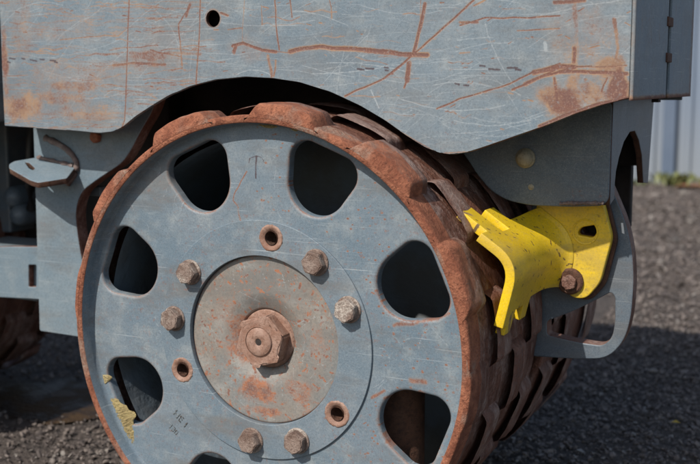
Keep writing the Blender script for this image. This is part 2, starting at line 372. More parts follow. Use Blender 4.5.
# ---- side hood : dense sheet with placed wear
Y0 = 0.07
edge_px = [(5.5, 126), (60, 130), (100, 133.5), (113, 132), (123, 127), (135, 117), (150, 107), (170, 95), (190, 86.5), (215, 80), (245, 77), (272, 78.5), (300, 82.5), (330, 92), (360, 106), (385, 121), (405, 135), (425, 147.5), (440, 153.5), (452, 155), (470, 152), (500, 142), (540, 128), (575, 114), (600, 105.5), (628.5, 98.5)]
ED = np.array([at(*p, Y0) for p in edge_px]); XL, XR = -.449, .392
ED[0, 0] = XL; ED[-1, 0] = XR
def smooth_edge(xq):
    from numpy import interp
    z = interp(xq, ED[:, 0], ED[:, 1]); return z
xs = np.linspace(XL, XR, 1300); zb = smooth_edge(xs); kk = np.ones(13)/13
zb2 = np.convolve(np.pad(zb, 6, mode='edge'), kk, 'valid'); zb = zb2
zb += .0007*(fbm(xs+1., xs*0+.3, 25, 2, 2)-.5)
rows = np.concatenate([np.linspace(0, 1, 320)]); ZT = .445
HX = np.repeat(xs[:, None], len(rows), 1); HZ = zb[:, None]+(ZT-zb[:, None])*rows[None]
X = HX.ravel(); Z = HZ.ravel()
rust = np.zeros(len(X)); bare = np.zeros(len(X)); dark = np.zeros(len(X)); S_PX = 1/ (FPX/1.38)   # metres per photo pixel near here
def H(pts): return [at(p[0], p[1], Y0) for p in pts]
def rs(pts, wpx, amp=1.0, wob=.0015): stroke(rust, X, Z, H(pts), wpx*.5*S_PX*(.95 if wpx > 3.5 else .8), amp, wob); stroke(rust, X, Z, H(pts), wpx*.5*S_PX*1.9, .34*amp, wob*2)
rs([(233, 46), (243, 43), (262, 50), (276, 52)], 4); rs([(276, 52), (290, 52)], 1.5, .8)
rs([(290, 51), (300, 49), (320, 47), (350, 49), (380, 52), (410, 54.5), (427, 55)], 6)
rs([(425, 4), (419, 30), (414, 52)], 4.6); rs([(409, 64), (407.5, 80)], 6); rs([(407, 80), (404, 87)], 3)
rs([(474, 0), (450, 22), (425, 44), (405, 62), (385, 78), (345, 96)], 3)
rs([(275, 0), (276, 25), (279, 50)], 2.2); rs([(262, 5), (262, 25)], 1.5, .8); rs([(245, -3), (243, 26), (242, 42)], 1.6, .62); rs([(228, 30), (243, 28)], 2, .7); rs([(236, 46), (234, 52)], 5, .9)
rs([(268, 56), (272, 76)], 5, .62); rs([(276, 60), (274, 76)], 3, .7); rs([(290, 0), (292, 17)], 2.5, .8); rs([(330, 0), (332, 18)], 2, .7)
rs([(437, 109), (460, 99), (480, 93), (510, 84), (535, 72), (560, 64)], 2.2); rs([(512, 90), (535, 80), (560, 68), (592, 66)], 3, .9); rs([(525, 84), (545, 76), (575, 68)], 4.5, .9)
rs([(535, 73), (560, 67), (575, 67)], 7, .95); rs([(560, 72), (600, 72), (627, 74)], 5.5, .95); rs([(575, 66), (605, 67), (627, 66)], 3, .8)
rs([(460, 25), (485, 18), (530, 18), (560, 16)], 2.2, .9); rs([(460, 22), (478, 22)], 4, .7); rs([(518, 31), (560, 29)], 1.8, .8)
rs([(460, 53), (470, 52)], 3, .6); rs([(485, 0), (474, 6)], 3, .7)
rs([(575, 6), (577, 45), (576, 90)], 9, .50); rs([(574, 48), (574, 62)], 7, .85); rs([(555, 78), (557, 105)], 4, .85); rs([(607, 78), (602, 92)], 3, .9); rs([(614, 20), (618, 46), (614, 66)], 5, .65)
rs([(555, 2), (585, 1)], 5, .8); rs([(590, 48), (600, 46)], 3, .7)
for p in [((562, 101), .032, .019, .74, 3), ((572, 86), .010, .030, .66, 4), ((617, 88), .013, .028, .84, 5), ((612, 68), .018, .014, .7, 6), ((592, 96), .028, .016, .56, 7)]:
    c = at(*p[0], Y0); blob(rust, X, Z, c, p[1], p[2], p[3], p[4])
rs([(480, 149), (520, 136), (545, 126)], 2.5, .8); rs([(540, 126), (575, 112), (600, 104), (628, 98)], 5, 1.0)
rs([(440, 154), (470, 152), (500, 142)], 1.5, .8); rs([(365, 110), (395, 128), (435, 152)], 1.4, .75)
# straight vertical gouges (old weld lines)
rs([(129, -5), (127.5, 50), (125, 120), (122, 128)], 2.3, .95, .0006); rs([(200.5, -5), (199, 40), (195.5, 86)], 2.3, .95, .0006); rs([(421, -3), (420, 20)], 1.6, .7)
rs([(190, 6), (178, 24), (180, 45), (182, 66)], 3, .72); rs([(190, 4), (186, 16)], 4, .85); rs([(214, 30), (218, 30)], 2.5, .8); rs([(221, 13), (228, 16)], 3.5, .9)
rs([(128, 28), (118, 36), (95, 36), (60, 40)], 2, .75); rs([(130, 53), (160, 53), (200, 54)], 6, .55); rs([(113, 65), (135, 63), (165, 65)], 5, .72); rs([(150, 50), (180, 57)], 3, .7)
for p in [((20, 110), .036, .018, .66, 11), ((5, 60), .008, .05, .7, 12), ((75, 85), .07, .010, .52, 13), ((60, 98), .06, .014, .50, 14), ((145, 56), .05, .008, .55, 15), ((90, 115), .05, .008, .5, 16)]:
    c = at(*p[0], Y0); blob(rust, X, Z, c, p[1], p[2], p[3], p[4])
for p in [((25, 107), .045, .022, .62, 31), ((70, 75), .11, .022, .40, 32), ((60, 30), .10, .02, .33, 33), ((150, 60), .06, .02, .42, 34), ((80, 112), .09, .014, .42, 35), ((165, 40), .06, .02, .30, 36), ((590, 60), .05, .05, .40, 37), ((580, 20), .04, .03, .34, 38), ((250, 50), .03, .02, .36, 39), ((20, 30), .03, .05, .38, 40)]:
    c = at(*p[0], Y0); blob(rust, X, Z, c, p[1], p[2], p[3], p[4])
rr_ = random.Random(5)
for k in range(520):           # long slightly wavy scrapes, dense at the left end
    px = rr_.uniform(0, 200) if rr_.random() < .85 else rr_.uniform(200, 620); py = rr_.uniform(0, 130); L = rr_.uniform(6, 60)*(1.0 if px < 200 else .6)
    sl_ = rr_.gauss(0, .06); pts = [(px+L*s_-L/2, py+sl_*L*s_+rr_.gauss(0, .8)) for s_ in (0, .25, .5, .75, 1)]
    rs(pts, rr_.uniform(.8, 2.6), rr_.uniform(.22, .62), .003)
for k in range(150):
    px = rr_.uniform(0, 628); py = rr_.uniform(0, 150); L = rr_.uniform(1, 5); a_ = rr_.uniform(-.6, .6)
    rs([(px, py), (px+L, py+a_*L)], rr_.uniform(.8, 2.4), rr_.uniform(.5, .9))
for k in range(520):           # pale hairlines and arcs
    px = rr_.uniform(0, 640); py = rr_.uniform(-5, 150); L = rr_.uniform(8, 110); a_ = rr_.choice([rr_.gauss(0, .12)]*4+[rr_.gauss(-.6, .3), rr_.uniform(-1.6, 1.6)]); cv = rr_.gauss(0, .12)
    pts = [(px+L*s_*math.cos(a_)-cv*L*s_*(1-s_)*math.sin(a_)*3, py+L*s_*math.sin(a_)+cv*L*s_*(1-s_)*math.cos(a_)*3) for s_ in np.linspace(0, 1, 7)]
    stroke(bare, X, Z, H(pts), rr_.uniform(.35, .75)*S_PX, rr_.uniform(.15, .7), .0015)
stroke(bare, X, Z, H([(545, 43), (546, 50)]), 2*S_PX, 1); stroke(bare, X, Z, H([(371, 90), (379, 108)]), .8*S_PX, .9); stroke(bare, X, Z, H([(560, 118), (590, 110), (612, 104)]), 1*S_PX, .9)
for p in [(358, 69, 6), (366, 68, 8), (384, 67, 4), (385, 70, 3), (455, 84, 4), (464, 85, 5), (481, 66, 4), (489, 69, 10), (508, 68, 9), (516, 70, 5), (10, 58, 5), (22, 59, 3), (30, 60, 7), (40, 59, 4), (50, 60, 6), (55, 62, 3), (8, 62, 3)]:
    stroke(dark, X, Z, H([(p[0], p[1]), (p[0]+p[2], p[1]+.5)]), 1.6*S_PX, .85, .002)
# sheet relief
HY = Y0+.0030*(fbm(X+2, Z+2, 7, 3, 21)-.5)+.0007*np.clip(rust-.6, 0, .4)
HY = HY+.0016*np.exp(-((X-at(127, 50, 0)[0]-(.0035*(Z-.31)/.1))/.0012)**2)*0
V = np.stack([X, HY, Z], -1).reshape(len(xs), len(rows), 3)
hc = at(213, 18.5, Y0); hr = .0098
d = np.hypot(V[..., 0]-hc[0], V[..., 2]-hc[1]); inside = d < hr
fd = inside[:-1, :-1] | inside[1:, :-1] | inside[:-1, 1:] | inside[1:, 1:]
bv_ = np.zeros_like(inside)
for a_ in (0, 1):
    for b_ in (0, 1): bv_[a_:bv_.shape[0]-1+a_, b_:bv_.shape[1]-1+b_] |= fd
bv_ &= ~inside; f_ = hr*1.03/d[bv_]
V[..., 0][bv_] = hc[0]+(V[..., 0][bv_]-hc[0])*f_; V[..., 2][bv_] = hc[1]+(V[..., 2][bv_]-hc[1])*f_
rr2 = rust.reshape(len(xs), len(rows)); rr2 = np.maximum(rr2, np.clip(1.4-np.abs(d-hr)/.0022, 0, .45))
# turned edge along the bottom: two more rows going back
e1 = V[:, :1].copy(); e1[..., 1] += .005; e0 = V[:, :1].copy(); e0[..., 1] += .0012
V[:, 0, 2] += .0010; e0[..., 2] += .0002
V = np.concatenate([e1, e0, V], 1)
ext = lambda q_: np.concatenate([q_[:, :1], q_[:, :1], q_], 1).ravel()
nr_ = len(rows); keep = lambda i, j: ~((j >= 2) & fd[i, np.clip(j-2, 0, nr_-2)])
hood = mesh_np('side_panel', V.reshape(-1, 3), grid_faces(len(xs), nr_+2, keep=keep), M['hood'], roller, attrs={'rust': ext(rr2), 'bare': ext(bare.reshape(len(xs), nr_)), 'dark': ext(dark.reshape(len(xs), nr_))})
tag(hood, 'scratched blue-grey side panel with long rusty gouges')
lathe('hole_rim', [(hr*1.03, Y0), (hr*1.03, Y0+.005)], M['rustd'], hood, 40, (hc[0], 0, hc[1]))
box('panel_top', (XL, Y0+.0005, ZT+.0005), (XR, Y0+.0055, .80), M['hood'], hood, .0005)
# inside of the side panel hole is closed off by the body behind
# ---- end panel (shaded end of the hood)
def wear_grid(name, P0, U, Vv, nu, nv, mat, parent, fn, th=.004):
    u = np.linspace(0, 1, nu); v = np.linspace(0, 1, nv); A, B = np.meshgrid(u, v, indexing='ij')
    W = np.array(P0)+A[..., None]*np.array(U)+B[..., None]*np.array(Vv)
    a_ = fn(A.ravel(), B.ravel()); o = mesh_np(name, W.reshape(-1, 3), grid_faces(nu, nv), mat, parent, attrs=a_)
    s = o.modifiers.new('thickness', 'SOLIDIFY'); s.thickness = th; s.offset = -1; return o
def endwear(seed, left):
    def fn(A, B):
        r = random.Random(seed); ru = np.zeros(len(A)); ba = np.zeros(len(A))
        for k in range(120):
            a0 = r.random(); b0 = r.random()*.5; L = r.uniform(.01, .08)
            if r.random() < .55: stroke(ba, A, B, [(a0, b0), (a0+r.gauss(0, .02), b0+L)], .0028, r.uniform(.3, .8), .01)
            else: stroke(ru, A, B, [(a0, b0), (a0+r.gauss(0, .02), b0+L)], .006, r.uniform(.25, .6), .01)
        stroke(ru, A, B, [(0, 0), (1, 0)], .012, .8)
        if left: stroke(ru, A, B, [(0.01, 0), (.01, 1)], .04, .35)
        else: stroke(ru, A, B, [(.95, 0), (.95, .6)], .09, .45)
        return {'rust': ru, 'bare': ba}
    return fn
SL = .263; YE = .434
end1 = wear_grid('end_panel', (XR, Y0+.0015, .275), (0, SL-.0085-Y0, 0), (0, 0, .52), 130, 260, M['hood'], roller, endwear(3, True))
end2 = wear_grid('end_panel', (XR+.001, SL+.007, .275), (0, YE-SL-.007, 0), (0, 0, .52), 130, 260, M['hood'], roller, endwear(4, False))
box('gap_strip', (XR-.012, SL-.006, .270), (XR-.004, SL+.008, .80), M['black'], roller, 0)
for z in (.398, .363, .322, .43):
    hb = box('latch', (XR-.001, SL-.016, z-.006), (XR+.006, SL+.015, z+.005), M['rustd'], roller, .0012)
box('body_top', (XL, Y0+.006, .795), (XR-.005, YE, .80), M['hood'], roller, .001)
box('body_back', (XL, YE-.005, .27), (XR-.005, YE-.0005, .79), M['hood'], roller, .001)
box('body_end', (XL, Y0+.006, .245), (XL+.004, YE-.006, .79), M['hood'], roller, .001)
box('under_plate', (.30, Y0+.008, .2775), (XR-.006, YE-.01, .282), M['dframe'], roller, .0005)
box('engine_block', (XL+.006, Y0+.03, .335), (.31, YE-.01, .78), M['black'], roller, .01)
box('inner_blackout', (XL+.006, .405, .10), (.33, .42, .335), M['black'], roller, .002)  # added black walls close the view and keep the inside dark
box('inner_blackout', (XL+.006, Y0+.08, .318), (.33, .40, .333), M['black'], roller, .002)

# ---- left frame plate with the wheel cut-out
LY = .125
lp = [at(*p, LY) for p in [(33.5, 122), (35.5, 200), (39.5, 331), (79, 337), (100, 337), (100, 300), (82, 262), (77.5, 235), (75.5, 215), (77, 203), (82, 191), (95, 181), (110, 171), (122, 163), (131, 150), (140, 132), (152, 112), (160, 95)]]
lp[0] = (lp[0][0], .31); lp[-1] = (lp[-1][0]+.01, .31)
lpl = plate('frame_plate', round_poly(lp, [.001, .001, .004, .001]+[.012]*14), [], LY, .022, M['frame'], roller, .0012, side=M['rust'])
# rusty bolt under the hood edge
def hexbolt(name, x, y, z, r, h, mat, parent, ph=0.0, washer=0, cap=True, nz=.012, grow=.80):
    bm = bmesh.new(); A = [ph+k*math.pi/3 for k in range(6)]
    rings = [(1.0, 0.0), (1.0, -h*.82), (.90, -h)]
    vs = [[bm.verts.new((x+r*s*math.cos(a_), y+dy, z+r*s*math.sin(a_))) for a_ in A] for s, dy in rings]
    # chamfered round top
    top = [bm.verts.new((x+r*grow*math.cos(a_+k_), y-h*1.0, z+r*grow*math.sin(a_+k_))) for a_ in A for k_ in (0, math.pi/6)]
    for a_, b_ in zip(vs[:-1], vs[1:]):
        for k in range(6): bm.faces.new((a_[k], a_[(k+1) % 6], b_[(k+1) % 6], b_[k]))
    for k in range(6):
        bm.faces.new((vs[2][k], vs[2][(k+1) % 6], top[(2*k+2) % 12], top[2*k+1])); bm.faces.new((vs[2][k], top[2*k+1], top[2*k]))
    bm.faces.new(top)
    bmesh.ops.recalc_face_normals(bm, faces=bm.faces)
    bmesh.ops.bevel(bm, geom=[e for e in bm.edges if len(e.link_faces) == 2 and e.calc_face_angle(0) > .5], offset=r*.06, segments=2, affect='EDGES')
    bmesh.ops.subdivide_edges(bm, edges=bm.edges[:], cuts=1)
    for v in bm.verts: v.co += Vector((rng.normal(), rng.normal(), rng.normal()))*r*nz
    me = bpy.data.meshes.new(name); bm.to_mesh(me); bm.free(); me.materials.append(mat)
    return link(bpy.data.objects.new(name, me), parent)
def washer(name, x, y, z, ro, ri, h, mat, parent, seg=40):
    o = lathe(name, [(ri, 0), (ri, -h*.8), (ri+h*.3, -h), (ro-h*.4, -h), (ro, -h*.6), (ro, 0)], mat, parent, seg, (x, y, z)); return sharp(o)
q = at(97, 137, LY); hexbolt('bolt', q[0], LY, q[1], .0085, .007, M['lip'], lpl, .3)
# lug : thick slotted plate welded to the frame plate, tilted down to the viewer
def lug():
    o3 = [Vector((at(*p, y)[0], y, at(*p, y)[1])) for p, y in [((38, 157), LY), ((76, 166), LY), ((36, 182), .065)]]
    n_ = (o3[1]-o3[0]).cross(o3[2]-o3[0]).normalized()
    def hit(px, py):
        d = Vector(FW + RT*(px-350)/FPX - UP*(py-232)/FPX); c = Vector(CAM); s = n_.dot(o3[0]-c)/n_.dot(d); return c+d*s
    ux = (o3[1]-o3[0]).normalized(); uy = n_.cross(ux)
    P2 = lambda px, py: ((hit(px, py)-o3[0]).dot(ux), (hit(px, py)-o3[0]).dot(uy))
    out = round_poly([P2(*p) for p in [(38, 157), (76, 166), (67, 178), (38, 182.5), (30, 180), (9, 168), (9, 164), (14, 161)]], .003)
    slot = round_poly([P2(*p) for p in [(25, 162), (29, 162.5), (35, 168), (33, 170), (29, 168)]], .002)
    if n_.z < 0: n_.negate()
    m = Matrix(((ux.x, uy.x, n_.x, o3[0].x), (ux.y, uy.y, n_.y, o3[0].y), (ux.z, uy.z, n_.z, o3[0].z), (0, 0, 0, 1)))
    th = .009; m = m @ Matrix.Translation((0, 0, -th/2))
    return plate('tie_down_lug', out, [slot], 0, th, M['frame'], roller, .0012, side=M['rustd'], mtx=m)
lg = lug()
wb = [at(*p, LY-.001) for p in [(46, 138), (53, 141), (60, 144.5), (67, 149), (73, 155), (77, 162), (77, 170), (73, 177), (68, 184)]]
wb = [tuple(np.array(wb[i])*(1-s)+np.array(wb[i+1])*s) for i in range(len(wb)-1) for s in (0, .33, .66)]+[wb[-1]]
tube('weld_bead', [(p[0], LY-.002, p[1]) for p in wb], .0042, M['weld'], lg, 10, .12)
wb2 = [(38+i*1.9, 158+i*.45) for i in range(20)]
tube('weld_bead', [(at(*p, LY-.002)[0], LY-.003, at(*p, LY-.002)[1]+.001) for p in wb2], .0032, M['weld'], lg, 8, .22)

# ---- right chassis box (shaded, under the hood)
CY = .165
cp = [at(*p, CY) for p in [(440, 100), (452, 140), (465, 156), (478, 176), (492, 192), (508, 201), (530, 205.5), (570, 207), (602, 206), (609, 200), (612, 175), (613, 110)]]
cx1 = cp[-1][0]; cp[0] = (cp[0][0], .30); cp[-1] = (cx1, .274); cp.insert(len(cp), (.30, .276)); cp.append((.30, .30))
cp = [(.130, .30)]+cp[1:10]+[(cx1-.001, at(611, 190, CY)[1]), (cx1-.001, .2745), (.31, .2745), (.30, .30)]
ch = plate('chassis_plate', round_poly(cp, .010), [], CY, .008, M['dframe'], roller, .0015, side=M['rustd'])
q = at(526, 158, CY); washer('cap', q[0], CY, q[1], .0115, .004, .006, M['cap'], ch); lathe('cap', [(.0001, -.010), (.006, -.0095), (.0095, -.006), (.0105, -.001)], M['cap'], ch, 32, (q[0], CY-.001, q[1]))
q = at(531, 187, CY); lathe('paint_chip', [(.0001, -.0006), (.003, -.0006), (.0036, 0)], M['cap'], ch, 9, (q[0], CY, q[1]))
cw = [at(x_, 203.2+rng.normal()*.25, CY-.001) for x_ in np.linspace(560, 604, 40)]
tube('weld_bead', [(p[0], CY-.0015, p[1]) for p in cw], .0022, M['weld'], ch, 8, .2)
# side face with the half-round cut-out
def unx(px, py, Xp):
    d = FW + RT*(px-350)/FPX - UP*(py-232)/FPX; p = CAM+d*((Xp-CAM[0])/d[0]); return (float(p[1]), float(p[2]))
Xs = cx1
so2 = [(CY+.001, .2745), (CY+.001, unx(611, 205, Xs)[1])]
so2 += [unx(*p, Xs) for p in [(614.5, 199), (615, 183), (616, 172), (619, 158), (624, 142), (630, 132), (635, 131), (639, 140), (642, 155), (643.5, 183), (648, 183), (654, 103)]]
so2[-1] = (so2[-1][0], .2745)
mt = Matrix(((0, 0, 1, Xs-.004), (1, 0, 0, 0), (0, 1, 0, 0), (0, 0, 0, 1)))
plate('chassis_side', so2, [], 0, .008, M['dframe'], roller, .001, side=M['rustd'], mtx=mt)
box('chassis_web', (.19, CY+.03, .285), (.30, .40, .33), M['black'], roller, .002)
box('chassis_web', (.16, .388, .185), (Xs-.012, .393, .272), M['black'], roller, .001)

# ---- looped scraper carrier in the gap between the drum halves
BY = .2265
ob = [at(533, 190, BY), at(590, 178, BY)]+[at(*p, BY) for p in [(608, 180), (615, 196), (626, 222), (632, 250), (634, 280), (631, 318), (624, 342), (607, 359), (575, 359), (524, 356)]]+[at(524, 290, BY)]
ib = [at(*p, BY) for p in [(547, 321), (572, 312), (600, 298), (611, 292), (615, 297), (615, 322), (612, 338), (603, 346), (575, 342), (547, 335)]]
# second, rearward-set strap edge of the carrier (bent strap along the outside)
# rusty weld line on the loop
q = [at(*p, BY-.001) for p in [(565, 351), (580, 352), (596, 352), (606, 347), (612, 338)]]
hq = at(587, 232, .2057)
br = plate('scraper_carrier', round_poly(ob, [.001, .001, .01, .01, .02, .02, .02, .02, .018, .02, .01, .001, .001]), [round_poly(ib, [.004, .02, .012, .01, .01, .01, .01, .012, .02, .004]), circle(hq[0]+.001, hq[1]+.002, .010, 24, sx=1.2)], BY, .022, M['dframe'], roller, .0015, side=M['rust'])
q = at(623.5, 228, BY); stk = plate('sticker', [(q[0]-.0015, q[1]-.006), (q[0]+.0015, q[1]-.007), (q[0]-.0005, q[1]+.006), (q[0]-.003, q[1]+.006)], [], BY-.0006, .0005, M['white'], br, .00005)

# ---- yellow scraper
scr = empty('scraper', (0, 0, 0)); scr.parent = roller; tag(scr, 'yellow angled scraper with worn fingers reaching to the drum')
A_ = Vector((.214, .1525)); B_ = Vector((.2855, .1035)); C_ = Vector((.2665, .024))
NU, NV = 90, 110; V0, V1 = .040, .2095
def prof_pts(n):
    ra = .024; a = (A_-B_).normalized(); c = (C_-B_).normalized(); q0 = B_+a*ra; q1 = B_+c*ra
    pts = []
    for k in range(41): pts.append(A_+(q0-A_)*k/40)
    for k in range(1, 20): s = k/20; pts.append(q0*(1-s)**2+B_*2*s*(1-s)+q1*s*s)
    for k in range(41): pts.append(q1+(C_-q1)*k/40)
    P = np.array([tuple(p) for p in pts]); L = np.concatenate([[0], np.cumsum(np.hypot(*np.diff(P, axis=0).T))])
    s = np.linspace(0, L[-1], n); return np.stack([np.interp(s, L, P[:, 0]), np.interp(s, L, P[:, 1])], -1), s
PP, SS = prof_pts(NU); TAN = np.gradient(PP, axis=0); TAN /= np.linalg.norm(TAN, axis=1)[:, None]; NO = np.stack([-TAN[:, 1], TAN[:, 0]], -1)
if NO[NU//2] @ np.array([1, .3]) < 0: NO = -NO
vv = np.linspace(V0, V1, NV); RF = .052
DR = NO*.60+np.array([.45, 0.0]); DR /= np.linalg.norm(DR, axis=1)[:, None]
fl = .46*np.where(vv > V1-RF, RF-np.sqrt(np.maximum(RF**2-(vv-(V1-RF))**2, 0)), 0)
PV = np.zeros((NU, NV, 3)); PV[..., 0] = PP[:, 0:1]+DR[:, 0:1]*fl; PV[..., 2] = PP[:, 1:2]+DR[:, 1:2]*fl; PV[..., 1] = vv[None]
Ltot = SS[-1]
def tips(v):
    if v < .058: top = .037
    elif v < .092: top = .000
    elif v < .116: top = .044
    elif v < .146: top = .010
    else: top = .034
    if v < .052: bot = .012
    elif v < .074: bot = .000
    elif v < .102: bot = .026
    elif v < .124: bot = .008
    else: bot = .032
    return top, Ltot-bot
TP = np.array([tips(v) for v in vv])
keepf = lambda i, j: (SS[i] > TP[j, 0]) & (SS[i] < TP[j, 1]) & (SS[i] < TP[np.minimum(j+1, NV-1), 1]+.004) & (SS[i] > TP[np.minimum(j+1, NV-1), 0]-.004)
UU, W2 = np.meshgrid(SS, vv, indexing='ij'); yr = np.zeros(NU*NV); yd = np.zeros(NU*NV)
for k in range(110):
    a_ = random.uniform(.02, Ltot-.02); b_ = random.uniform(V0, V1); stroke(yd, UU.ravel(), W2.ravel(), [(a_, b_), (a_+random.gauss(0, .002), b_+random.uniform(.001, .003))], random.uniform(.0007, .0022), 1.0)
for k in range(14):
    b_ = random.uniform(V0, V1); stroke(yr, UU.ravel(), W2.ravel(), [(random.choice([.035, Ltot-.02, Ltot*.5]), b_), (random.choice([.03, Ltot-.015]), b_+.004)] if k % 3 else [(a_, b_), (a_+.003, b_+.002)], .0012, .55) if k % 3 == 0 else None
stroke(yr, UU.ravel(), W2.ravel(), [(.0, .05), (.012, .07)], .004, .5); stroke(yr, UU.ravel(), W2.ravel(), [(Ltot-.02, .06), (Ltot, .07)], .006, .55)
blade = mesh_np('scraper_blade', PV.reshape(-1, 3), grid_faces(NU, NV, keep=keepf), M['yellow'], scr, attrs={'rust': yr, 'dark': yd})
blade['label'] = 'yellow angle blade with cut fingers'
sd = blade.modifiers.new('thickness', 'SOLIDIFY'); sd.thickness = .0105; sd.offset = 0
bv = blade.modifiers.new('bevel', 'BEVEL'); bv.width = .0022; bv.segments = 2; bv.limit_method = 'ANGLE'; bv.angle_limit = R(50)
FY = .2057
fo = [at(*p, FY) for p in [(540, 196), (601, 196), (604, 206), (612, 238), (600, 283), (586, 299), (571, 298), (562, 284), (553, 276), (535, 262), (530, 225)]]
hq = at(587, 232, FY); bq = at(570.5, 281, FY)
slot = round_poly([(hq[0]-.012, hq[1]-.004), (hq[0]+.008, hq[1]-.0065), (hq[0]+.012, hq[1]+.002), (hq[0]+.010, hq[1]+.009), (hq[0]-.008, hq[1]+.005)], .006)
fp = plate('scraper_foot', round_poly(fo, .008), [slot], FY, .011, M['yellow'], scr, .0016)
washer('slot_ring', hq[0]-.002, FY+.0002, hq[1], .0155, .0135, .0010, M['yellow'], fp)
pk = plate('packing', round_poly([(x*1.0+.004, z-.003) for x, z in fo], .008), [slot], FY+.0112, .0086, M['rustd'], scr, .0005)
box('slot_blackout', (hq[0]-.03, BY+.0225, hq[1]-.03), (hq[0]+.018, BY+.0235, hq[1]+.025), M['black'], fp, 0)  # added black plate that keeps the slot dark
washer('washer', bq[0], FY, bq[1], .0158, .0070, .0058, M['rustd'], fp); hexbolt('bolt', bq[0], FY-.0055, bq[1], .0098, .006, M['rust'], fp, .35)

# ------------------------------------------------------------------ drums
HC = 22.5
def hole_outline(n):
    cs = np.array([[.1985, 0], [.2165, .0215], [.2165, -.0215]]); rs_ = np.array([.0370, .0215, .0215])
    t_ = np.linspace(0, 2*np.pi, 2000, endpoint=False); nn = np.stack([np.cos(t_), np.sin(t_)], -1)
    k = np.argmax(nn@cs.T+rs_, 1); P = cs[k]+rs_[k, None]*nn
    # resample by angle around the hole centre
    c = np.array([.205, 0]); 
    # fill straight runs
    Pd = np.concatenate([P, P[:1]]); L = np.concatenate([[0], np.cumsum(np.hypot(*np.diff(Pd, axis=0).T))]); s = np.linspace(0, L[-1], 4000, endpoint=False)
    P = np.stack([np.interp(s, L, Pd[:, 0]), np.interp(s, L, Pd[:, 1])], -1)
    a = np.arctan2(P[:, 1]-c[1], P[:, 0]-c[0]); r = np.hypot(P[:, 1]-c[1], P[:, 0]-c[0]); o = np.argsort(a)
    th = np.linspace(-np.pi, np.pi, n, endpoint=False); return c, th, np.interp(th, a[o], r[o], period=2*np.pi)
def sector_bound(c, th, r0, r1, half):
    out = np.full(len(th), 9.0); d = np.stack([np.cos(th), np.sin(th)], -1)
    for sgn in (1, -1):        # radial sides
        nrm = np.array([-math.sin(half), sgn*math.cos(half)]) if sgn > 0 else np.array([-math.sin(half), -math.cos(half)])
        den = d@nrm; num = -(c@nrm); t_ = np.where(np.abs(den) > 1e-9, num/np.where(np.abs(den) > 1e-9, den, 1), 9); t_ = np.where(t_ > 0, t_, 9); out = np.minimum(out, t_)
    b = d@c; cc = c@c-r1*r1; t_ = -b+np.sqrt(b*b-cc); out = np.minimum(out, t_)
    disc_ = b*b-(c@c-r0*r0); t_ = np.where(disc_ > 0, -b-np.sqrt(np.maximum(disc_, 0)), 9); t_ = np.where(t_ > 0, t_, 9); return np.minimum(out, t_)
